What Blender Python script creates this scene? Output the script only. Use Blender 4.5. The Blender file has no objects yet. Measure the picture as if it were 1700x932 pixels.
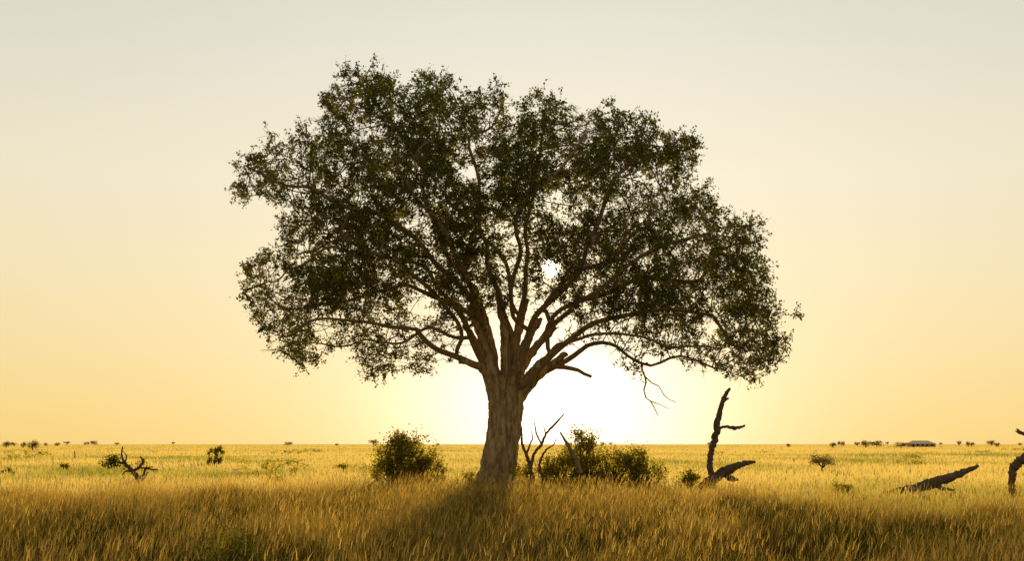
import bpy, math, random
import numpy as np
from mathutils import Vector, Matrix
rng=np.random.default_rng(7); random.seed(7)
K=0.72/1700; H=2.0; DT=60.0
def W(px,py,d): return np.array([(px-850)*K*d, d, H-(py-738)*K*d])
scene=bpy.context.scene; col=scene.collection
scene.view_settings.view_transform='Standard'; scene.view_settings.look='None'
scene.view_settings.exposure=0
# ---------------------------------------------------------------- helpers
def vnoise(x,y,seed=0):
    r=np.random.default_rng(seed); T=r.random((256,256))
    xi=np.floor(x).astype(int); yi=np.floor(y).astype(int); fx=x-xi; fy=y-yi
    fx=fx*fx*(3-2*fx); fy=fy*fy*(3-2*fy)
    a=T[xi%256,yi%256]; b=T[(xi+1)%256,yi%256]; c=T[xi%256,(yi+1)%256]; d=T[(xi+1)%256,(yi+1)%256]
    return (a*(1-fx)+b*fx)*(1-fy)+(c*(1-fx)+d*fx)*fy
def mesh_np(name,V,F,mats=(),attrs=None,smooth=False,matidx=None):
    V=np.asarray(V,dtype=np.float32).reshape(-1,3); F=np.asarray(F,dtype=np.int32); n=F.shape[1]
    me=bpy.data.meshes.new(name); me.vertices.add(len(V)); me.vertices.foreach_set('co',V.ravel())
    me.loops.add(F.size); me.loops.foreach_set('vertex_index',F.ravel())
    me.polygons.add(len(F)); me.polygons.foreach_set('loop_start',np.arange(0,F.size,n,dtype=np.int32))
    if smooth: me.polygons.foreach_set('use_smooth',np.ones(len(F),dtype=bool))
    for m in mats: me.materials.append(m)
    if matidx is not None: me.polygons.foreach_set('material_index',np.asarray(matidx,dtype=np.int32))
    if attrs:
        for k,a in attrs.items():
            at=me.attributes.new(k,'FLOAT','POINT'); at.data.foreach_set('value',np.asarray(a,dtype=np.float32))
    me.update(calc_edges=True); return me
def obj(name,me,parent=None,**props):
    o=bpy.data.objects.new(name,me); col.objects.link(o)
    if parent is not None: o.parent=parent
    for k,v in props.items(): o[k]=v
    return o
def empty(name,loc,**props):
    o=bpy.data.objects.new(name,None); o.location=loc; o.empty_display_size=.3; col.objects.link(o)
    for k,v in props.items(): o[k]=v
    return o
def nrm(a): return a/np.maximum(np.linalg.norm(a,axis=-1,keepdims=True),1e-9)
def frames(D):
    ref=np.tile(np.array([0.13,1.0,0.21]),(len(D),1)); par=np.abs((nrm(ref)*D).sum(1))>.93
    ref[par]=[1,0,.2]
    u=nrm(np.cross(D,ref)); v=np.cross(D,u); return u,v
def seg_tubes(P0,D0,R0,P1,D1,R1,sides):
    n=len(P0); a=np.arange(sides)*2*np.pi/sides
    def ring(P,D,R):
        u,v=frames(D)
        return P[:,None,:]+R[:,None,None]*(np.cos(a)[None,:,None]*u[:,None,:]+np.sin(a)[None,:,None]*v[:,None,:])
    V=np.concatenate([ring(P0,D0,R0),ring(P1,D1,R1)],axis=1).reshape(-1,3)
    b=(np.arange(n)*2*sides)[:,None]; j=np.arange(sides)[None,:]; j2=(j+1)%sides
    F=np.stack([b+j,b+j2,b+sides+j2,b+sides+j],axis=2).reshape(-1,4)
    return V,F
def catmull(P,n):
    P=np.asarray(P,float); Q=np.vstack([2*P[0]-P[1],P,2*P[-1]-P[-2]]); out=[]
    for i in range(1,len(Q)-2):
        for t in np.linspace(0,1,n,endpoint=False):
            p0,p1,p2,p3=Q[i-1],Q[i],Q[i+1],Q[i+2]
            out.append(.5*((2*p1)+(-p0+p2)*t+(2*p0-5*p1+4*p2-p3)*t*t+(-p0+3*p1-3*p2+p3)*t**3))
    out.append(P[-1]); return np.array(out)
def tube(path,rad,sides=10,sub=5,rough=.12,seed=0,wob=0.0):
    """gnarly capped tube -> V,F(quads)"""
    r=np.random.default_rng(seed)
    C=catmull(np.c_[np.asarray(path,float),np.asarray(rad,float)],sub)
    P=C[:,:3]; R=np.maximum(C[:,3],.002)
    if wob: P=P+(r.random(P.shape)-.5)*2*wob*R[:,None]
    D=nrm(np.gradient(P,axis=0)); u,v=frames(D)
    a=np.arange(sides)*2*np.pi/sides; m=len(P)
    fl=1+rough*(r.random((m,sides))-.5)*2+rough*(r.random((1,sides))-.5)*2.2
    V=P[:,None,:]+(R[:,None]*fl)[:,:,None]*(np.cos(a)[None,:,None]*u[:,None,:]+np.sin(a)[None,:,None]*v[:,None,:])
    # jagged broken end
    V[-1]+=D[-1]*(r.random((sides,1)))*R[-1]*2.2
    V=V.reshape(-1,3); F=[]
    for i in range(m-1):
        for j in range(sides):
            j2=(j+1)%sides; F.append([i*sides+j,i*sides+j2,(i+1)*sides+j2,(i+1)*sides+j])
    for base,pt in ((0,P[0]),((m-1)*sides,P[-1])):
        c=len(V); V=np.vstack([V,pt[None]])
        for j in range(0,sides,2): F.append([base+j,base+(j+1)%sides,base+(j+2)%sides,c])
    return V,np.array(F)
def join(parts):
    V=[];F=[];o=0
    for v,f in parts: V.append(v);F.append(np.asarray(f)+o);o+=len(v)
    return np.vstack(V),np.vstack(F)
def leaves(P,size,r,asp=.55,up=0.0):
    n=len(P); size=np.broadcast_to(size,(n,))
    d=nrm(r.normal(size=(n,3))+np.array([0,0,-up])); e=nrm(r.normal(size=(n,3))); s=nrm(np.cross(d,e))
    L=size[:,None]*d; S=size[:,None]*s*asp*.5; nn=np.cross(d,s)*size[:,None]*.12
    V=np.stack([P,P+L*.45+S+nn,P+L,P+L*.45-S+nn],axis=1).reshape(-1,3)
    F=np.arange(4*n).reshape(n,4); return V,F
# ---------------------------------------------------------------- node helpers
class NT:
    def __init__(s,t): s.t=t; t.nodes.clear()
    def n(s,ty,ins=None,**kw):
        nd=s.t.nodes.new(ty)
        for k,v in kw.items(): setattr(nd,k,v)
        if ins:
            for k,v in ins.items():
                if isinstance(v,bpy.types.NodeSocket): s.t.links.new(v,nd.inputs[k])
                else: nd.inputs[k].default_value=v
        return nd
    def m(s,op,a,b=None,c=None,clamp=False):
        ins={0:a}
        if b is not None: ins[1]=b
        if c is not None: ins[2]=c
        nd=s.n('ShaderNodeMath',ins,operation=op); nd.use_clamp=clamp; return nd.outputs[0]
    def mix(s,f,a,b,blend='MIX'):
        nd=s.n('ShaderNodeMix',data_type='RGBA',blend_type=blend)
        for idx,v in ((0,f),(6,a),(7,b)):
            if isinstance(v,bpy.types.NodeSocket): s.t.links.new(v,nd.inputs[idx])
            else: nd.inputs[idx].default_value=v
        return nd.outputs[2]
def c4(*c): return (c[0],c[1],c[2],1)
def new_mat(name):
    m=bpy.data.materials.new(name); m.use_nodes=True; return m,NT(m.node_tree)
def foliage_mat(name,diff,trans,tr_amt=.35,grad=None):
    m,t=new_mat(name)
    va=t.n('ShaderNodeAttribute',attribute_name='var').outputs['Fac']
    dcol=t.mix(va,c4(*diff[0]),c4(*diff[1])); tcol=t.mix(va,c4(*trans[0]),c4(*trans[1]))
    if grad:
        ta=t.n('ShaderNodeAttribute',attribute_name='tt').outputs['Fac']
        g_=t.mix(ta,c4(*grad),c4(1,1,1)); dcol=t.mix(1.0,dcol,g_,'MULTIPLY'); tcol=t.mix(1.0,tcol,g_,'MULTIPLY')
    d=t.n('ShaderNodeBsdfDiffuse',{'Color':dcol}); tr=t.n('ShaderNodeBsdfTranslucent',{'Color':tcol})
    out=t.n('ShaderNodeMixShader',{0:tr_amt,1:d.outputs[0],2:tr.outputs[0]})
    t.n('ShaderNodeOutputMaterial',{'Surface':out.outputs[0]}); return m
def bark_mat(name,c1,c2,sc=6,strz=.25,bump=.6,lo=.32,hi=.68):
    m,t=new_mat(name)
    tc=t.n('ShaderNodeTexCoord').outputs['Object']
    mp=t.n('ShaderNodeMapping',{'Vector':tc,'Scale':(1,1,strz)}).outputs[0]
    n1=t.n('ShaderNodeTexNoise',{'Vector':mp,'Scale':sc,'Detail':8,'Roughness':.65}).outputs['Fac']
    n2=t.n('ShaderNodeTexNoise',{'Vector':tc,'Scale':1.3,'Detail':4}).outputs['Fac']
    r=t.n('ShaderNodeMapRange',{'Value':n1,'From Min':lo,'From Max':hi}).outputs[0]
    cc=t.mix(r,c4(*c1),c4(*c2)); cc=t.mix(t.m('MULTIPLY',n2,.6),cc,c4(*[x*.6 for x in c1]))
    b=t.n('ShaderNodeBump',{'Height':n1,'Strength':bump,'Distance':.12}).outputs[0]
    p=t.n('ShaderNodeBsdfPrincipled',{'Base Color':cc,'Roughness':.85,'Normal':b})
    t.n('ShaderNodeOutputMaterial',{'Surface':p.outputs[0]}); return m
# ---------------------------------------------------------------- camera
cam=bpy.data.cameras.new('camera'); cam.lens=50; cam.sensor_width=36; cam.shift_y=(738-466)/1700
cam.clip_end=20000; cam.clip_start=.1
co=bpy.data.objects.new('camera',cam); co.location=(0,0,H); co.rotation_euler=(math.radians(90),0,0); col.objects.link(co); scene.camera=co
# ---------------------------------------------------------------- light
SX,SZ=(915-850)*K,(738-445)*K
sdir=Vector((SX,1,SZ)).normalized()
sl=bpy.data.lights.new('sun','SUN'); sl.energy=5; sl.angle=math.radians(.5); sl.color=(1,.79,.44)
so=bpy.data.objects.new('sun',sl); so.rotation_euler=sdir.to_track_quat('Z','Y').to_euler(); so.location=(5,200,30); col.objects.link(so)
w=bpy.data.worlds.new('World'); scene.world=w; w.use_nodes=True
t=NT(w.node_tree)
g=t.n('ShaderNodeTexCoord').outputs['Generated']; sp=t.n('ShaderNodeSeparateXYZ',{0:g}); X,Y,Z=sp.outputs
rp=t.n('ShaderNodeValToRGB',{0:t.m('MULTIPLY',Z,2.5,clamp=True)}); cr=rp.color_ramp
stops=[(0,(.92,.63,.20)),(.07,(.925,.67,.26)),(.16,(.91,.71,.35)),(.30,(.885,.745,.46)),(.46,(.84,.76,.565)),(.78,(.675,.665,.575)),(1,(.54,.55,.51))]
while len(cr.elements)<len(stops): cr.elements.new(.5)
for e,(p,c) in zip(cr.elements,stops): e.position=p; e.color=c4(*c)
dim=t.n('ShaderNodeMapRange',{'Value':Y,'From Min':-.5,'From Max':.8,'To Min':.62,'To Max':1.0}).outputs[0]
base=t.mix(1.0,rp.outputs[0],t.n('ShaderNodeCombineColor',{0:dim,1:dim,2:dim}).outputs[0],'MULTIPLY')
front=t.m('GREATER_THAN',Y,0.0)
def glow(x0,z0,sx,sz,amp):
    a=t.m('POWER',t.m('ABSOLUTE',t.m('DIVIDE',t.m('SUBTRACT',X,x0),sx)),2.0)
    b=t.m('POWER',t.m('ABSOLUTE',t.m('DIVIDE',t.m('SUBTRACT',Z,z0),sz)),2.0)
    e=t.m('MULTIPLY',t.m('EXPONENT',t.m('MULTIPLY',t.m('ADD',a,b),-1.0)),front)
    return t.mix(e,c4(0,0,0),c4(*amp))
acc=base
n0=sdir
for gl in [glow(.03,.13,.25,.24,(.15,.13,.12)),glow(.034,.02,.095,.060,(.6,.65,.70)),glow(.034,.0,.18,.10,(.12,.14,.13)),glow(n0.x,n0.z,.045,.045,(.25,.18,.06)),glow(n0.x,n0.z,.0034,.0034,(60,52,36))]:
    acc=t.mix(1.0,acc,gl,'ADD')
sky=t.n('ShaderNodeTexSky',sky_type='NISHITA'); sky.sun_disc=False; sky.sun_elevation=math.asin(sdir.z); sky.sun_rotation=math.atan2(sdir.x,sdir.y); sky.dust_density=1
b1=t.n('ShaderNodeBackground',{0:acc,1:1.0}); b2=t.n('ShaderNodeBackground',{0:sky.outputs[0],1:.0008})
ad=t.n('ShaderNodeAddShader',{0:b1.outputs[0],1:b2.outputs[0]}); t.n('ShaderNodeOutputWorld',{0:ad.outputs[0]})
# ---------------------------------------------------------------- materials
M_leaf=foliage_mat('fig_leaf',((.028,.036,.008),(.07,.078,.015)),((.08,.095,.009),(.34,.28,.025)),.42)
M_shrub=foliage_mat('shrub_leaf',((.10,.10,.018),(.19,.16,.03)),((.30,.26,.015),(.65,.48,.035)),.52)
M_far=foliage_mat('far_leaf',((.16,.12,.04),(.22,.16,.05)),((.30,.2,.05),(.40,.26,.07)),.5)  # leaf colour lightened to stand in for haze on distant trees
M_tall=foliage_mat('tall_grass',((.035,.042,.009),(.38,.26,.07)),((.045,.052,.006),(.80,.48,.085)),.5,grad=(.12,.15,.12))  # grad darkens blade roots: green lower stems plus self-shadow put into the colour
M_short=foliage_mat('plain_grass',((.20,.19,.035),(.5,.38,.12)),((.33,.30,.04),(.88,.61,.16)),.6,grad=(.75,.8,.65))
M_bark=bark_mat('fig_bark',(.22,.125,.048),(.74,.52,.25),7,.16,1.0,.38,.62)
M_limb=bark_mat('limb_bark',(.18,.11,.045),(.42,.29,.125),6,.6,.5)
M_dead=bark_mat('dead_wood',(.07,.042,.02),(.24,.15,.075),9,.4,.9)
M_twig=bark_mat('twig',(.06,.04,.02),(.12,.08,.04),8,1,.3)
# ---------------------------------------------------------------- ground
m,t=new_mat('savanna_soil')
tc=t.n('ShaderNodeTexCoord').outputs['Object']
a=t.n('ShaderNodeTexNoise',{'Vector':tc,'Scale':.06,'Detail':6}).outputs['Fac']; b=t.n('ShaderNodeTexNoise',{'Vector':tc,'Scale':3,'Detail':8}).outputs['Fac']
cc=t.mix(a,c4(.16,.12,.03),c4(.42,.28,.07)); cc=t.mix(t.m('MULTIPLY',b,.6),cc,c4(.10,.09,.025))
p=t.n('ShaderNodeBsdfPrincipled',{'Base Color':cc,'Roughness':1.0,'Normal':t.n('ShaderNodeBump',{'Height':b,'Strength':1.0,'Distance':.3}).outputs[0]})
t.n('ShaderNodeOutputMaterial',{'Surface':p.outputs[0]})
gx=np.concatenate([-np.geomspace(9000,10,24),np.linspace(-8,8,9),np.geomspace(10,9000,24)]); gy=np.concatenate([[-200,-60],np.linspace(-20,100,30),np.geomspace(110,12000,30)])
GX,GY=np.meshgrid(gx,gy); V=np.c_[GX.ravel(),GY.ravel(),np.zeros(GX.size)]
nx=len(gx); i=np.arange(len(gy)-1)[:,None]*nx+np.arange(nx-1)[None,:]; F=np.stack([i,i+1,i+nx+1,i+nx],2).reshape(-1,4)
obj('ground',mesh_np('ground',V,F,[m]),kind='structure',label='flat golden savanna plain reaching the horizon',category='ground')
# ---------------------------------------------------------------- grass
def blades(P,h,wd,lean,phi,psi,var):
    n=len(P); ld=np.c_[np.cos(phi),np.sin(phi),np.zeros(n)]; sd=np.c_[np.cos(psi),np.sin(psi),np.zeros(n)]
    rows=[]
    for tt,ww in ((0,.9),(.5,.8),(1,.12)):
        c=P+ld*(lean*h*tt*tt)[:,None]; c=c.copy(); c[:,2]+=h*tt*(1-.25*lean*tt)
        rows+= [c-sd*(wd*ww*.5)[:,None], c+sd*(wd*ww*.5)[:,None]]
    V=np.stack(rows,1).reshape(-1,3); b=(np.arange(n)*6)[:,None]
    F=np.concatenate([b+np.array([[0,1,3,2]]),b+np.array([[2,3,5,4]])]).reshape(-1,4)
    tip=P+ld*(lean*h)[:,None]; tip[:,2]+=h*(1-.25*lean)
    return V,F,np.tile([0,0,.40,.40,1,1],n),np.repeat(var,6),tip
def dmax(u,x,y):
    px=850+u/K
    return np.interp(px,[-100,200,700,1100,1450,1800],[48,47,48,45,37,35])+(vnoise(x/2.5+40,y/2.5+40,3)-.5)*5
def dark(x,d):   # greener, lower weedy clumps
    s=0
    for px,dd,rx,ry in ((385,19,1.6,3.2),(1220,31,2.0,3.5),(560,33,1.6,2.2),(40,19,1.2,2.8),(1350,21,1.7,2.8),(760,17.5,1.3,2),(1600,26,1.8,2.6),(960,24,1.2,2.0),(180,28,1.4,2.0),(1120,16,1.2,1.6)):
        x0=(px-850)*K*dd; q=((x-x0)/rx)**2+((d-dd)/ry)**2; s=s+np.exp(-q**1.3)*(.4+.9*vnoise(x/.8+5,d/.8+5,44))
    return np.clip(s,0,1)
nt=10000
d=rng.uniform(11,50,nt); u=rng.uniform(-.42,.42,nt); x=u*d; keep=d<dmax(u,x,d); d=d[keep];x=x[keep]; nt=len(d)
big_=vnoise(x/4.5+9,d/4.5+9,1); dk=dark(x,d)
hb=(.26+.36*big_+.56*vnoise(x/1.1+9,d/1.1+9,2))*(1-.35*dk)
nb=25; X_=np.repeat(x,nb); D_=np.repeat(d,nb); n=nt*nb
phi=rng.uniform(0,2*np.pi,n); rr=.12*np.sqrt(rng.random(n))*1.5
P=np.c_[X_+rr*np.cos(phi),D_+rr*np.sin(phi),np.full(n,-.02)]
h=np.repeat(hb,nb)*rng.uniform(.35,1.12,n); lean=np.abs(rng.normal(.42,.34,n))
gn=vnoise(x/2.2+70,d/2.2+70,4)*.5+vnoise(x/.6+7,d/.6+70,5)*.5
tv=(gn-.45)*2.6+.18*np.clip((d-28)/12,-1.5,1)-1.1*dk+rng.normal(0,.15,nt)  # near tufts greener, also darkened in colour to stand for self-shadow
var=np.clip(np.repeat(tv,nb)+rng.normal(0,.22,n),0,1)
wd=np.where(rng.random(n)<.2,.010,.0055)*np.clip(D_/22,1,2.2)*(1+.8*np.repeat(dk,nb))
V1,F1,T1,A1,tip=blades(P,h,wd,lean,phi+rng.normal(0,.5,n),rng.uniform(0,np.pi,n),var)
# tall flowering stalks
n2=42000; sel=rng.integers(0,n,n2); P2=P[sel]+rng.normal(0,.1,(n2,3))*[1,1,0]
tuf=vnoise(P2[:,0]/1.6+31,P2[:,1]/1.6+31,6)
ok=(rng.random(n2)>dark(P2[:,0],P2[:,1])*1.3)&(rng.random(n2)<np.clip((tuf-.2)*2.2,.12,1)); sel=sel[ok]; P2=P2[ok]; n2=len(P2)
h2=np.clip(h[sel]*1.0+rng.uniform(.15,.6,n2),.4,1.15); ph=rng.normal(.3,1.2,n2)
V2,F2,T2,A2,tip2=blades(P2,h2,np.full(n2,.0045)*np.clip(P2[:,1]/24,1,2),np.abs(rng.normal(.36,.25,n2)),ph,rng.normal(0,.5,n2),np.clip(rng.normal(.85,.2,n2),0,1))
T2=np.clip(T2+.25,0,1)
P3=tip2-np.array([0,0,.10]); 
V3,F3,T3,A3,_=blades(P3,np.full(n2,.14),rng.uniform(.007,.015,n2),np.full(n2,.4),ph,rng.uniform(0,np.pi,n2),np.clip(rng.normal(.8,.25,n2),0,1))
T3=np.ones_like(T3)
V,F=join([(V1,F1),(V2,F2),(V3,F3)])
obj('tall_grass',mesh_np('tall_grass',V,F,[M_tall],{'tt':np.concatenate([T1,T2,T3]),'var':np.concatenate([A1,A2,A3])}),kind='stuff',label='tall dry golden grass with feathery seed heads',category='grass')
# short grass of the plain
n=230000
d=np.exp(rng.uniform(np.log(33),np.log(5200),n)**1.0); u=rng.uniform(-.44,.44,n); x=u*d
keep=d>dmax(u,x,d)-2; d=d[keep];x=x[keep];n=len(d)
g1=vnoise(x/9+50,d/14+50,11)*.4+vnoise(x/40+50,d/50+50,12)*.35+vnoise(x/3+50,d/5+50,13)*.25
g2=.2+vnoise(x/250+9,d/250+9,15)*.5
var=np.clip((g1-.37)*3.6+g2*np.clip(d/260,0,1)+rng.normal(0,.10,n),0,1)  # paler gold with distance: horizon haze painted into the grass colour
h=.14+.42*rng.random(n)*(.3+1.2*g1)+(rng.random(n)<.06)*.2
wd=np.maximum(.02,d*.0007)*rng.uniform(.5,1.3,n)
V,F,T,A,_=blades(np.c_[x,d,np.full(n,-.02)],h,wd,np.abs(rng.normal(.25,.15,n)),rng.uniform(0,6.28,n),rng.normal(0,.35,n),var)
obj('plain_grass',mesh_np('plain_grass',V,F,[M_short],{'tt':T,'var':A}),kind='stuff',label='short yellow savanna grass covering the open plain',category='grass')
# ---------------------------------------------------------------- big tree
poly=np.array([(388,310),(405,270),(440,228),(490,218),(528,205),(530,165),(555,145),(575,120),(600,108),(640,115),(675,138),(710,116),(755,130),(765,155),(800,142),(840,140),(862,168),(890,160),(930,165),(965,175),(1015,163),(1060,182),(1100,208),(1150,225),(1166,245),(1158,280),(1188,318),(1200,350),(1250,362),(1274,380),(1280,430),(1273,470),(1300,500),(1328,520),(1308,548),(1312,585),(1280,608),(1235,635),(1190,632),(1150,612),(1110,590),(1070,610),(1045,635),(1035,595),(985,575),(940,560),(905,540),(870,520),(835,530),(800,540),(770,570),(750,605),(700,618),(660,612),(620,628),(590,600),(560,572),(530,598),(490,612),(450,580),(440,545),(410,520),(398,490),(412,440),(432,410),(460,378),(495,352),(470,335),(440,328),(400,335)],float)
def inside(px,py):
    c=np.zeros(len(px),bool); j=len(poly)-1
    for i in range(len(poly)):
        xi,yi=poly[i];xj,yj=poly[j]
        with np.errstate(divide='ignore',invalid='ignore'):
            c^=((yi>py)!=(yj>py))&(px<(xj-xi)*(py-yi)/(yj-yi+1e-9)+xi)
        j=i
    return c
def edged(px,py):
    best=np.full(len(px),1e9); Pq=np.c_[px,py]
    for i in range(len(poly)):
        a=poly[i-1];b=poly[i];ab=b-a; tt=np.clip(((Pq-a)@ab)/(ab@ab),0,1); q=a+tt[:,None]*ab
        best=np.minimum(best,np.linalg.norm(Pq-q,axis=1))
    return best
kd=K*DT
Na=30000; qx=rng.uniform(375,1340,Na); qy=rng.uniform(95,650,Na); ok=inside(qx,qy); qx=qx[ok];qy=qy[ok]
e0=edged(qx,qy); ok=e0>3; qx=qx[ok];qy=qy[ok];e0=e0[ok]
ed=e0*kd; tq=np.clip(ed/4.5,0,1); hd=6.2*np.sqrt(1-(1-tq)**2)+.25
yo=rng.uniform(-1,1,len(qx)); yo=np.sign(yo)*np.abs(yo)**.75*hd
def holes(qx,qy,k):
    r=np.ones(len(qx))
    for cx,cy,rx,ry,s in ((890,520,65,60,.85),(740,575,90,42,.8),(1010,575,115,45,.8),(1150,585,90,45,.5),(610,545,95,45,.65),(560,400,50,25,.5),(1110,330,40,40,.55),(500,255,60,30,.4),(680,150,22,18,.95),(480,360,60,16,.6),(860,420,34,50,.6),(1130,400,40,50,.55),(820,540,330,50,.35),(1010,300,30,30,.4),(640,300,25,25,.35),(1200,470,50,30,.4),(480,480,50,40,.4),(780,200,30,24,.35)):
        r*=1-k*s*np.exp(-(((qx-cx)/rx)**2+((qy-cy)/ry)**2))
    return r
den=np.clip(hd/6.2,.4,1)*holes(qx,qy,.38)
nz=vnoise(qx/60,qy/42,21)*.45+vnoise(qx/24+9,qy/20+(yo*.6)+9,22)*.55
den*=np.clip((nz-.31)*4.4,.03,1)
ok=rng.random(len(qx))<den*.84; qx,qy,yo=qx[ok],qy[ok],yo[ok]
sc=(DT+yo)/DT
ATT=np.c_[(qx-850)*kd*sc,DT+yo,H-(qy-738)*kd*sc]
limbs=[
 [(812,640,-.1),(800,612,-.6),(768,600,-1.2),(735,588,-2),(708,562,-2.6),(690,535,-3),(640,528,-3.6),(585,520,-4),(520,530,-4),(460,545,-3)],
 [(818,635,.3),(800,590,.5),(775,545,1),(740,508,1.4),(690,482,2),(620,487,2.5),(540,500,2.4),(460,495,1.5)],
 [(820,635,-.2),(804,575,-.6),(780,510,-1.2),(745,455,-1.8),(710,402,-2.4),(650,370,-2.8),(580,345,-2.6),(500,300,-1.6),(420,285,-.6)],
 [(824,630,.3),(812,560,.9),(788,480,1.4),(735,425,1.8),(718,350,2),(700,280,1.8),(650,215,1.2),(600,150,.4)],
 [(835,630,0),(838,560,-.3),(826,480,-.6),(808,400,-1),(800,310,-1.2),(790,230,-1),(822,160,-.3)],
 [(845,630,.4),(856,570,.9),(872,500,1.5),(872,430,2),(888,350,2),(885,260,1.5),(905,190,.5)],
 [(850,630,-.2),(868,580,-.5),(893,535,-1),(925,495,-1.6),(952,455,-2),(988,390,-2.2),(1020,320,-2),(1055,250,-1.2),(1100,215,-.5)],
 [(855,635,.3),(880,590,.9),(920,545,1.6),(965,505,2.2),(1020,485,2.6),(1090,468,2.6),(1170,440,2),(1240,405,1)],
 [(863,645,-.2),(890,612,-.8),(915,588,-1.4),(945,558,-2),(990,538,-2.5),(1040,518,-3),(1100,522,-3),(1170,532,-2.6),(1250,545,-1.6),(1300,540,-.8)],
 [(866,655,0),(897,622,.2),(935,590,.5),(975,570,.9),(1015,574,1.2),(1050,598,1.4),(1090,610,1.4),(1125,592,1.2),(1180,608,1)],
 [(795,520,-2),(770,450,-3.2),(735,380,-4.4),(690,310,-5.0),(640,270,-4.6)],
 [(850,520,-1.8),(848,430,-3.4),(870,330,-4.6),(930,270,-4.8),(960,210,-3.5)],
 [(858,510,2.2),(830,420,3.8),(760,340,4.8),(720,270,4.8)],
 [(905,505,2.6),(965,455,4.0),(1040,400,4.8),(1110,350,4.4)],
 [(905,540,-2),(990,480,-3.6),(1080,430,-4.4),(1160,390,-3.6)],
 [(770,530,2.0),(690,450,3.6),(590,410,4.2),(500,420,3)],
 [(755,540,-2.0),(670,450,-3.8),(570,430,-4.2),(480,440,-3)],
 [(760,560,1.5),(700,545,2.4),(650,565,3),(590,560,3.4),(540,575,3)],
 [(930,570,-1.8),(1000,560,-3),(1060,560,-3.4),(1120,570,-3.4),(1190,585,-2.8)],
]
step=.36
root=W(836,660,DT); Pn=[root]; par=[-1]; minr=[.35]
def resample(A,s):
    C=catmull(A,12); L=np.r_[0,np.cumsum(np.linalg.norm(np.diff(C,axis=0),axis=1))]
    n=max(2,int(L[-1]/s)); q=np.linspace(0,L[-1],n+1); return np.c_[[np.interp(q,L,C[:,k]) for k in range(3)]].T
def LW(a,b,c): return W(a,b,DT+c)
for li,L in enumerate(limbs):
    A=np.array([LW(*q) for q in L]); pr=0
    if li>=10:
        PP=np.array(Pn); pr=int(np.argmin(np.linalg.norm(PP-(A[0]*.8+PP[0]*.2),axis=1)))
        A=np.vstack([PP[pr],A])
    R=resample(A,step)
    if li>=10: R=R[1:]
    kz=np.array([.2,.45,.7,.8,.7,.45,.2]); wv=rng.normal(0,1,R.shape); wv=np.c_[[np.convolve(wv[:,k],kz,'same') for k in range(3)]].T; wv[0]=0
    wv*=np.linspace(.35,1,len(wv))[:,None]
    R=R+wv*.18
    m_=len(R)
    for q in range(m_):
        Pn.append(R[q]); par.append(pr); pr=len(Pn)-1; minr.append(np.interp(q/m_,[0,.2,.6,1],[.21,.125,.06,.018]) if li<10 else np.interp(q/m_,[0,.25,.6,1],[.09,.065,.04,.018]))
def extra(L,start,rr):
    A=np.array([LW(*q) for q in L]); R=resample(A,.3)
    PP=np.array(Pn); pr=int(np.argmin(np.linalg.norm(PP-R[0],axis=1)))
    for q in range(1,len(R)):
        Pn.append(R[q]+rng.normal(0,.03,3)); par.append(pr); pr=len(Pn)-1; minr.append(np.interp(q/len(R),[0,1],rr))
nleafless=len(Pn)
extra([(912,606,-.2),(935,611,-.5),(958,614,-.8),(982,626,-1.0)],0,[.12,.05])
extra([(1060,602,1.4),(1072,630,1.3),(1068,655,1.2),(1082,668,1.2),(1094,690,1.2)],0,[.05,.015])
extra([(1072,630,1.3),(1095,645,1.2),(1105,662,1.2),(1122,668,1.2)],0,[.03,.012])
extra([(1082,668,1.2),(1098,672,1.3),(1110,680,1.3)],0,[.02,.01])
nle=len(Pn)
P_=list(Pn); NP=np.array(P_)
near=np.zeros(len(ATT),int); nd=np.full(len(ATT),1e9)
for s in range(0,nle,200):
    dd=np.linalg.norm(ATT[:,None]-NP[None,s:s+200],axis=2); j=dd.argmin(1); v=dd[np.arange(len(ATT)),j]; up=v<nd; nd[up]=v[up]; near[up]=j[up]+s
alive=nd>.5
kids={}
for it in range(80):
    act=np.where(alive&(nd<9))[0]
    if len(act)==0: break
    order=np.argsort(near[act]); act=act[order]; ids,st=np.unique(near[act],return_index=True)
    PP=np.array(P_); dirs=nrm(ATT[act]-PP[near[act]]); sums=np.add.reduceat(dirs,st,axis=0)
    new=[]
    for k,i in enumerate(ids):
        i=int(i)
        if i>=nleafless and i<nle: continue
        dv=sums[k]; l=np.linalg.norm(dv)
        if l<1e-3: dv=rng.normal(size=3); l=np.linalg.norm(dv)
        dv=dv/l
        if par[i]>=0:
            pd=PP[i]-PP[par[i]]; pd/=max(np.linalg.norm(pd),1e-6); 
            if i>=nle: dv=dv+.45*pd
        dv=dv+rng.normal(0,.27,3)+np.array([0,0,.06]); dv/=np.linalg.norm(dv)
        q=PP[i]+dv*step
        ks=kids.setdefault(i,[])
        if any(np.linalg.norm(P_[c]-q)<.22 for c in ks) or len(ks)>3: 
            continue
        P_.append(q); par.append(i); minr.append(0); ks.append(len(P_)-1); new.append(len(P_)-1)
    if not new: break
    NPn=np.array([P_[q] for q in new]); al=np.where(alive)[0]
    dd=np.linalg.norm(ATT[al][:,None]-NPn[None],axis=2); j=dd.argmin(1); v=dd[np.arange(len(al)),j]; up=v<nd[al]
    nd[al[up]]=v[up]; near[al[up]]=np.array(new)[j[up]]; alive&=nd>.38
NP=np.array(P_); par=np.array(par); N=len(NP); minr=np.array(minr)
EX=2.5; acc_=np.zeros(N); cnt=np.zeros(N); ch=np.zeros(N,int); mainc=np.full(N,-1); mx=np.zeros(N)
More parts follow.
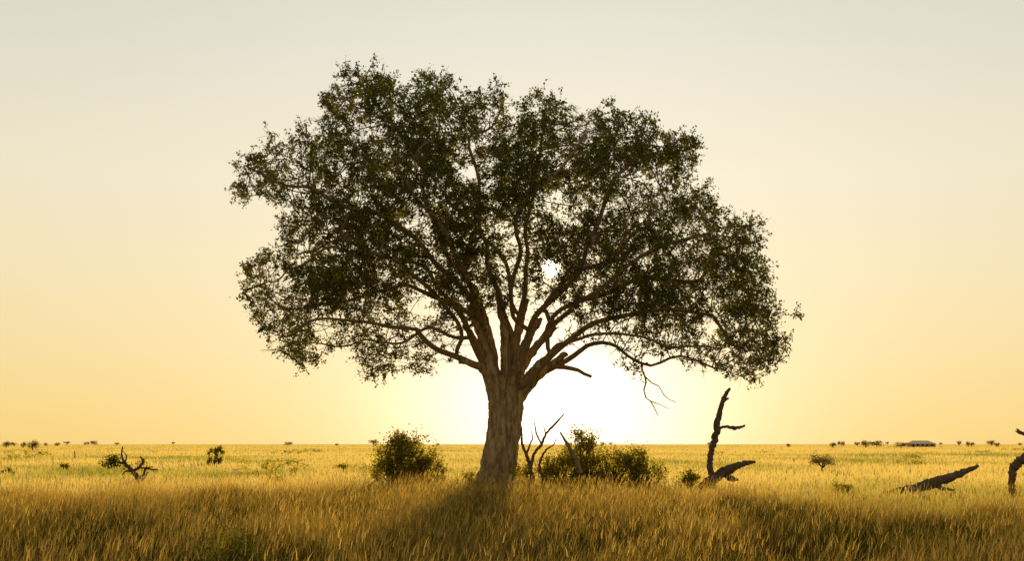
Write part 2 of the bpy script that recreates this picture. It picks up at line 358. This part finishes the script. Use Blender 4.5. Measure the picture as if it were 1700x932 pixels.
for i in range(N-1,-1,-1):
    if acc_[i]==0: acc_[i]=.013**EX; cnt[i]=1
    p=par[i]
    if p>=0: acc_[p]+=acc_[i]; cnt[p]+=cnt[i]; ch[p]+=1
    if p>=0 and acc_[i]>mx[p]: mx[p]=acc_[i]; mainc[p]=i
R=np.minimum(acc_**(1/EX),.20); R=np.maximum(R,minr); R[0]=.35
idx=np.arange(1,N); p=par[idx]; D=np.zeros((N,3)); D[idx]=nrm(NP[idx]-NP[p]); D[0]=[0,0,1]
mc=mainc[p]==idx; mc&=(p!=0)
D0=np.where(mc[:,None],D[p],D[idx]); R0=np.where(mc,R[p],np.minimum(R[idx]*1.15,R[p]))
big=R[idx]>.05
Vb=seg_tubes(NP[p][big],D0[big],R0[big],NP[idx][big],D[idx][big],R[idx][big],10)
Vs=seg_tubes(NP[p][~big],D0[~big],R0[~big],NP[idx][~big],D[idx][~big],R[idx][~big],5)
# sprigs
tipn=np.where((cnt<=4)&(np.arange(N)>=nle))[0]
ns=np.where(ch[tipn]==0,6,2); S0=np.repeat(tipn,ns); n=len(S0)
sd=nrm(D[S0]*.7+nrm(rng.normal(size=(n,3)))*1.0+np.array([0,0,-.06])); sl_=rng.uniform(.22,.68,n)
A0=NP[S0]; A1=A0+sd*sl_[:,None]
Vt=seg_tubes(A0,sd,np.full(n,.009),A1,sd,np.full(n,.005),3)
spx=850+A0[:,0]/(K*A0[:,1]); spy=738-(A0[:,2]-H)/(K*A0[:,1])
leafy=rng.random(n)<np.clip(holes(spx,spy,.95),.10,1)
clumpn=vnoise(spx/30+3,spy/22+A0[:,1]*.3,31); leafy&=rng.random(n)<np.clip((clumpn-.22)*4.5,.12,1)
nl=12; A0=A0[leafy]; sd=sd[leafy]; sl_=sl_[leafy]; n=len(A0)
tt=rng.uniform(.2,1.08,(n,nl)); LP=(A0[:,None]+sd[:,None]*(sl_[:,None]*tt)[:,:,None]+rng.normal(0,.045,(n,nl,3))).reshape(-1,3)
# natural opening in the crown along the sun line
px=850+LP[:,0]/(K*LP[:,1]); py=738-(LP[:,2]-H)/(K*LP[:,1]); r_=np.hypot(px-915,py-445)
ok=rng.random(len(LP))<np.clip((r_-4)/22,.05,1); LP=LP[ok]
Vl,Fl=leaves(LP,rng.uniform(.085,.15,len(LP)),rng,.62,.25)
# trunk from fused stems
tree=empty('fig_tree',(float(W(832,0,DT)[0]),DT,0),label='huge spreading fig tree with fluted trunk backlit by sun',category='tree')
def par_to(o): o.parent=tree; o.matrix_parent_inverse=Matrix.Translation(-tree.location)
parts=[]
base=np.array([W(826,0,DT)[0],DT,0]); mid=np.array([W(838,0,DT)[0],DT,0])
ang=[math.pi*1.12,math.pi*.82,math.pi*1.33,math.pi*.62,math.pi*1.52,math.pi*.45,math.pi*1.70,math.pi*.2,-.30,.05]
for i in range(10):
    a=ang[i]; a2=a+.3
    L=[LW(*q) for q in limbs[i][:3]]
    path=[base+[math.cos(a-.2)*.95,math.sin(a-.2)*.95,-.3],base+[math.cos(a)*.66,math.sin(a)*.66,.5],base+[.08,0,0]+[math.cos(a)*.56,math.sin(a)*.56,1.5],mid+[math.cos(a2)*.55,math.sin(a2)*.52,2.9],L[0]*.6+.4*(mid*[1,1,0]+[0,0,L[0][2]])+[math.cos(a2)*.26,math.sin(a2)*.26,-.15],L[1],L[2]]
    rad=[.24,.23,.22,.20,.22,.19,.13]
    parts.append(tube(path,rad,14,7,.08,100+i,wob=.10))
parts.append(tube([base+[0,0,-.2],base+[.08,0,1.5],mid+[0,0,3],mid+[.05,0,3.9],mid+[.08,0,4.3]],[.6,.48,.46,.40,.2],14,6,.03,99))
for i in range(9):
    a=i*.7+.3; parts.append(tube([base+[math.cos(a)*.5,math.sin(a)*.5,1.2],base+[math.cos(a)*.85,math.sin(a)*.85,.4],base+[math.cos(a+.1)*1.6,math.sin(a+.1)*1.6,-.15]],[.12,.19,.1],8,5,.05,200+i))
V,F=join(parts); me=mesh_np('trunk',V,F,[M_bark],smooth=True)
o=obj('trunk',me); par_to(o); rm=o.modifiers.new('r','REMESH'); rm.mode='VOXEL'; rm.voxel_size=.04; rm.use_smooth_shade=True
sm=o.modifiers.new('s','SMOOTH'); sm.iterations=1; sm.factor=.5
tx=bpy.data.textures.new('bark_relief','CLOUDS'); tx.noise_scale=.3; tx.noise_depth=3
dp=o.modifiers.new('d','DISPLACE'); dp.texture=tx; dp.strength=.14; dp.mid_level=.5; dp.texture_coords='LOCAL'
V,F=join([Vb,Vs,Vt]); o=obj('branches',mesh_np('branches',V,F,[M_limb],smooth=True)); par_to(o)
va=np.repeat(np.clip(rng.normal(.5,.25,len(LP)),0,1),4)
o=obj('crown',mesh_np('crown',Vl,Fl,[M_leaf],{'var':va})); par_to(o)
print('NODES',N,'LEAVES',len(LP))
# ---------------------------------------------------------------- shrubs
def shrub(name,px,pbot,ptop,wpx,d,nleaf,seed,label,cat='bush',size=.08,mat=None,group=None,pw=2.6,sh=.8):
    r=np.random.default_rng(seed); s=K*d; hw=wpx*s/2; top=H-(ptop-738)*s; mat=mat or M_shrub
    e=empty(name,((px-850)*s,d,0),label=label,category=cat)
    if group: e['group']=group
    nl_=max(8,int(nleaf/70)); th=r.uniform(0,2*np.pi,nl_); rad=np.sqrt(r.random(nl_)); zz=r.random(nl_)**.8
    lob=1+.25*np.sin(th*3+seed)*zz
    prof=np.sqrt(np.clip(1-(zz*.96)**pw,.05,1))*lob
    T=np.c_[rad*np.cos(th)*hw*prof*.95,rad*np.sin(th)*hw*.8*prof,zz*top*.9+r.normal(0,.06,nl_)*top]
    T[:,2]=np.clip(T[:,2],.05*top,top*.95)
    sg=min(hw,top)*.11+.03
    k=nleaf//nl_; LPs=np.repeat(T,k,0)+r.normal(0,1,(nl_*k,3))*sg*r.uniform(.5,1.5,(nl_*k,1))
    # shoots
    nsx=max(1,int(nl_*sh)); pick=r.integers(0,nl_,nsx); dr=nrm(T[pick]*[1,1,.5]+[0,0,.6*top]+r.normal(0,.3,(nsx,3))*top); ln=r.uniform(.12,.38,nsx)*min(top,2*hw)*.6
    q=r.random((nsx,12)); LPs=np.vstack([LPs,(T[pick][:,None]+dr[:,None]*(ln[:,None]*q)[:,:,None]+r.normal(0,.03,(nsx,12,3))).reshape(-1,3)])
    LPs=LPs[LPs[:,2]>0.02]
    V,F=leaves(LPs,r.uniform(.7,1.3,len(LPs))*size,r,.55)
    o=obj('foliage',mesh_np('shrub_foliage',V,F,[mat],{'var':np.repeat(np.clip(r.normal(.5,.25,len(LPs)),0,1),4)}),e)
    tb=[]
    for j in range(min(nl_,34)):
        b=np.array([r.normal(0,.08)*hw,r.normal(0,.08)*hw,-.05]); m2=T[j]*[.55,.55,.5]+r.normal(0,.05,3)*top
        tb.append(tube([b,m2,T[j]],[.022*top+.005,.014*top+.004,.004],5,4,.1,seed+j))
    V,F=join(tb); obj('stem',mesh_np('shrub_stem',V,F,[M_twig],smooth=True),e); return e
shrub('shrub',671,803,724,132,58,4800,1,'dense rounded green bush beside the fig trunk',size=.115)
shrub('shrub',658,803,714,64,58.6,1800,31,'dense rounded green bush beside the fig trunk',size=.115)
shrub('shrub',708,803,746,66,57.4,1600,33,'dense rounded green bush beside the fig trunk',size=.11)
shrub('shrub',972,808,714,104,58.5,3400,2,'tall dark green bush near the leaning dead stake',size=.115)
shrub('shrub',1015,808,748,112,57.2,3400,32,'low spreading green bush in tall golden grass',size=.11,pw=3.2)
shrub('shrub',1062,808,742,88,57.5,2800,3,'low rounded dark bush in tall golden grass',size=.11,pw=3.2)
shrub('shrub',890,806,768,96,57,2300,4,'low scrubby bush at the foot of the fig',size=.10)
shrub('shrub',775,806,784,60,57,900,5,'small low scrub beside the tree roots',size=.09)
shrub('shrub',935,806,756,96,57,2900,6,'ragged green bush among grass by the trunk',size=.105)
shrub('shrub',1143,812,780,60,56,1500,7,'small green bush beside a fallen log',size=.09)
shrub('shrub',1225,860,828,100,36,2200,8,'dark low bush half buried in tall grass',size=.06,mat=M_leaf)
shrub('shrub',385,932,890,150,19.5,3600,9,'dark broad leafy weeds in shaded tall grass',size=.04,mat=M_leaf,pw=1.6)
shrub('shrub',1392,822,803,46,54,900,10,'tiny green bush in the golden grass',size=.09)
shrub('shrub',352,762,741,19,125,900,11,'lone round bush on the open plain',size=.15,pw=5,sh=.1)
shrub('shrub',364,762,742,17,125.5,800,41,'lone round bush on the open plain',size=.15,pw=5,sh=.1)
shrub('shrub',106,787,772,28,105,450,12,'small dark round bush on open plain',size=.14)
shrub('shrub',566,786,773,30,105,350,13,'low olive bush on the yellow plain',size=.14)
shrub('shrub',20,795,779,44,90,450,14,'low green scrub in yellow grass',size=.12)
shrub('shrub',480,800,791,40,84,300,17,'low green scrub in yellow grass',size=.11)
shrub('shrub',100,802,793,90,80,600,18,'wide low band of green scrub in grass',size=.11)
shrub('shrub',1290,802,797,60,80,300,19,'low green scrub in yellow grass',size=.11)
# low scrub dotted across the plain
protos=[]
for k in range(3):
    r=np.random.default_rng(300+k); nc=14; T=np.c_[r.normal(0,.5,nc),r.normal(0,.4,nc),r.uniform(.1,.45,nc)]
    LPs=np.repeat(T,22,0)+r.normal(0,.12,(nc*22,3)); LPs[:,2]=np.abs(LPs[:,2]); V,F=leaves(LPs,r.uniform(.09,.16,len(LPs)),r)
    protos.append(mesh_np('low_scrub',V,F,[M_shrub],{'var':np.repeat(r.random(len(LPs))*.8+.2,4)}))
for k in range(34):
    dd=math.exp(random.uniform(math.log(65),math.log(420))); uu=random.uniform(-.37,.37)
    if abs(uu-(360-850)*K)<.02 and dd<140: uu+=.05
    o=obj('low_scrub',protos[k%3],label='low green scrub clump in yellow plain grass',category='bush',group='low scrub dotted over the plain')
    s=random.uniform(.5,1.2)*(1+dd/300); o.location=(uu*dd,dd,0); o.scale=(s*random.uniform(1,1.5),s,s*random.uniform(.6,.95)); o.rotation_euler=(0,0,random.uniform(-.4,.4))
# ---------------------------------------------------------------- dead wood
def dead(name,d,branches,label,cat,seed=0,mat=None,foliage=None,wob=.3):
    x0=(branches[0][0][0]-850)*K*d
    e=empty(name,(x0,d,0),label=label,category=cat); r=np.random.default_rng(seed); tb=[]
    for bi,b in enumerate(branches):
        dy=0 if bi==0 else r.uniform(-.4,.4)
        path=[];rad=[]
        for i,(px,py,wp) in enumerate(b):
            q=W(px,py,d); f=i/(len(b)-1); path.append([q[0]-x0,dy*f,q[2]]); rad.append(max(wp,.6)/2*K*d)
        tb.append(tube(path,rad,9,8,.2,seed*50+bi,wob=wob))
    V,F=join(tb); obj('wood',mesh_np(name,V,F,[mat or M_dead],smooth=False),e)
    if foliage:
        LL=[]
        for fx,fy,fw,fh,nn in foliage[0]:
            c=W(fx,fy,d)-np.array([x0,d,0]); nc=16; cs=c+r.normal(0,1,(nc,3))*[fw*K*d*.28,.25,fh*K*d*.28]
            LL.append(np.repeat(cs,nn//nc,0)+r.normal(0,.08,(nn//nc*nc,3)))
        LPs=np.vstack(LL); V,F=leaves(LPs,r.uniform(.7,1.3,len(LPs))*foliage[1],r)
        obj('foliage',mesh_np('dead_foliage',V,F,[M_leaf],{'var':np.repeat(r.random(len(LPs)),4)}),e)
    return e
dead('dead_snag',57,[[(1184,812,12),(1183,795,11),(1179,770,9),(1182,748,10),(1189,722,11),(1193,695,10),(1199,672,8),(1205,656,7),(1210,648,5)],
  [(1190,714,6),(1204,709,5),(1220,712,7),(1234,709,4)],[(1199,670,5),(1206,664,4),(1211,662,3)]],'broken standing dead trunk with one stubby side branch','dead tree',1,wob=.22)
dead('fallen_log',56.6,[[(1155,818,12),(1176,804,18),(1203,786,17),(1230,773,11),(1253,768,4)],[(1203,788,12),(1214,796,9),(1222,797,4)],[(1176,802,9),(1190,784,5),(1200,778,3)]],'jagged dark fallen log leaning beside a snag','log',2,wob=.18)
dead('fallen_log',53,[[(1468,822,8),(1510,813,14),(1550,804,18),(1590,789,13),(1622,776,6)],[(1550,806,9),(1566,813,7),(1579,814,4)],[(1500,812,6),(1485,814,5),(1474,817,3)],[(1540,803,8),(1556,794,4),(1562,795,2)],[(1590,788,5),(1604,785,3)]],'long splintered dark log lying in golden grass','log',3,wob=.2)
dead('dead_stump',50,[[(1682,842,13),(1680,808,11),(1681,782,12),(1690,769,15),(1706,756,13),(1725,742,9)],[(1725,742,9),(1712,726,8),(1697,717,7)],[(1681,782,6),(1679,772,4)],[(1725,742,9),(1750,735,8),(1775,745,6)]],'twisted dark dead stump rising from grass','dead tree',4,wob=.2)
dead('dead_stake',56.4,[[(964,785,8),(956,764,8),(945,744,6),(931,720,2.5)]],'leaning broken dead stake among green bushes','dead branch',5,mat=M_limb,wob=.15)
dead('dead_bush',56.2,[[(883,800,7),(880,776,6),(874,755,5),(867,738,4),(866,712,2)],[(881,774,5),(888,752,4),(899,739,4),(906,722,3),(920,706,3),(936,689,1.5)],
 [(899,739,3),(891,722,3),(887,703,1.5)],[(874,755,4),(880,738,3),(884,728,2),(882,715,1)],[(900,792,5),(896,770,4),(906,748,3),(918,740,2),(924,728,1)],[(906,722,2),(903,708,1)]],'bare curling dead branches in front of the trunk','dead branch',6)
dead('dead_tree',66,[[(235,812,9),(230,797,8),(220,783,7),(208,771,5),(202,757,3),(203,743,2)],[(220,783,5),(231,776,5),(237,766,4),(232,760,2)],[(230,797,5),(238,788,4),(240,780,3),(258,781,2)],
 [(207,770,4),(192,768,3),(178,772,2)],[(237,766,3),(244,762,1)],[(232,801,5),(241,794,3),(246,786,3)],[(220,783,4),(208,783,3),(201,788,2)],[(207,769,3),(212,758,2),(208,750,1)],[(228,776,3),(236,778,3),(250,776,2)],[(222,783,3),(213,776,2),(206,777,1)],[(192,768,2),(186,761,1)],[(240,780,2),(246,774,1)]],'twisted half dead shrub tree with leafy tuft','dead tree',7,foliage=([(189,767,26,17,700),(210,776,20,10,90)],.10),wob=.2)
# ---------------------------------------------------------------- plain trees (far)
def far_tree(name,seed,kind,w_,h_,nleaf,size):
    r=np.random.default_rng(seed); tb=[tube([(0,0,-.1),(.03*w_,0,h_*.3),(0,0,h_*.6)],[.05*h_,.035*h_,.02*h_],6,3,.1,seed)]
    nc=14; c=[]
    for j in range(nc):
        a=r.uniform(0,6.28); q=math.sqrt(r.random())*w_*.42
        z=h_*(.72+.1*r.normal()) if kind=='flat' else h_*(.52+.36*r.uniform(-1,1)*(1-(q/(w_*.5))**2))
        c.append([q*math.cos(a),q*math.sin(a),z]); tb.append(tube([(0,0,h_*.35),(q*math.cos(a)*.5,q*math.sin(a)*.5,h_*.55),c[-1]],[.02*h_,.014*h_,.006*h_],4,3,.1,seed+j))
    c=np.array(c); k=nleaf//nc; LPs=np.repeat(c,k,0)+r.normal(0,1,(nc*k,3))*[w_*.09,w_*.09,h_*.08 if kind=='flat' else h_*.11]
    Vl,Fl=leaves(LPs,r.uniform(.7,1.3,len(LPs))*size,r); Vt,Ft=join(tb); V,F=join([(Vt,Ft),(Vl,Fl)])
    va=np.concatenate([np.full(len(Vt),.1),np.repeat(r.random(len(LPs)),4)])
    return mesh_np(name,V,F,[M_twig,M_far],{'var':va},matidx=np.r_[np.zeros(len(Ft)),np.ones(len(Fl))])
fm=[far_tree('acacia',1,'flat',6,4.5,700,.4),far_tree('acacia_round',2,'round',5,4.6,800,.4),far_tree('acacia_low',3,'flat',7,3.6,700,.4),far_tree('thorn_tree',4,'round',6,3.4,700,.4)]
def place(name,mi,px,d,hpx,base_h,label,wscale=1.0,group=None):
    s=hpx*K*d/base_h; o=bpy.data.objects.new(name,fm[mi]); o.location=((px-850)*K*d,d,0); o.scale=(s*wscale,s*wscale,s); o.rotation_euler=(0,0,random.uniform(0,6.28)); col.objects.link(o)
    o['label']=label; o['category']='tree'
    if group: o['group']=group
    return o
place('thorn_tree',1,54,420,20,4.6,'round dark thorn tree on the plain horizon')
place('acacia_tree',2,1366,92,33,3.6,'small flat topped acacia shrub on plain',.85)
place('thorn_tree',1,1437,700,15,4.6,'round pale tree on the hazy horizon')
place('acacia_tree',0,620,800,14,4.5,'flat topped acacia on the far horizon')
G='scattered trees along the horizon'
fl=[(5,8),(14,7),(22,6),(35,7),(72,4),(92,6),(113,7),(139,8),(155,8),(196,4),(293,7),(475,5),(560,3),(722,4),(1005,7),(1018,4),(1180,5),(1310,3),(1384,7),(1395,8),(1405,8),(1420,6),(1450,8),(1462,7),(1478,5),(1490,6),(1565,5),(1590,10),(1604,7),(1616,6),(1641,8),(1650,5),(1690,6)]
for i,(px,hp) in enumerate(fl):
    mi=random.choice([0,1,1,3]); bh=[4.5,4.6,3.6,3.4][mi]
    dd=random.uniform(600,1700); place('acacia_tree',mi,px+random.uniform(-6,6),dd,hp*random.uniform(.5,.9)+2/(K*dd),bh,'distant acacia tree on the hazy plain',random.uniform(.6,1.5),G)
# sloping-roofed lodge far off
m1,t=new_mat('lodge_wall'); nz_=t.n('ShaderNodeTexNoise',{'Scale':2.0}).outputs['Fac']
t.n('ShaderNodeOutputMaterial',{'Surface':t.n('ShaderNodeBsdfPrincipled',{'Base Color':t.mix(nz_,c4(.5,.38,.2),c4(.65,.5,.27)),'Roughness':.9}).outputs[0]})
m2,t=new_mat('thatch'); nz_=t.n('ShaderNodeTexNoise',{'Scale':4.0}).outputs['Fac']
t.n('ShaderNodeOutputMaterial',{'Surface':t.n('ShaderNodeBsdfPrincipled',{'Base Color':t.mix(nz_,c4(.6,.45,.24),c4(.72,.55,.30)),'Roughness':.95}).outputs[0]})
dh=900; s=K*dh; e=empty('lodge',((1529-850)*s,dh,0),label='long low thatched lodge far across the plain',category='building')
hw=24*s
def box(x0,x1,y0,y1,z0,z1):
    V=np.array([(x,y,z) for z in (z0,z1) for x,y in ((x0,y0),(x1,y0),(x1,y1),(x0,y1))],float)
    return V,np.array([[3,2,1,0],[4,5,6,7],[0,1,5,4],[1,2,6,5],[2,3,7,6],[3,0,4,7]])
V,F=box(-hw*.92,hw*.92,-3,3,0,2.2); obj('wall',mesh_np('wall',V,F,[m1]),e)
V=np.array([(-hw,-3.8,2.1),(hw,-3.8,2.1),(hw,3.8,2.1),(-hw,3.8,2.1),(-hw*.62,0,4.2),(hw*.45,0,4.2)],float)
me=bpy.data.meshes.new('roof'); me.from_pydata([tuple(v) for v in V],[],[(3,2,1,0),(0,1,5,4),(1,2,5),(2,3,4,5),(3,0,4)]); me.materials.append(m2); obj('roof',me,e)
for k,x_ in enumerate(np.linspace(-hw*.7,hw*.6,5)):
    V,F=box(x_,x_+1.2,-3.05,-3.004,.1,2.0); obj('door' if k==2 else 'window',mesh_np('opening',V,F,[M_twig]),e)
# weathered post standing in the plain
e=obj('wooden_post',mesh_np('post',*tube([(0,0,-.2),(.02,0,.5),(-.02,0,1.2)],[.07,.06,.05],8,4,.1,9),[M_dead]),label='short weathered post standing on the plain',category='post'); e.location=((124-850)*K*160,160,0)
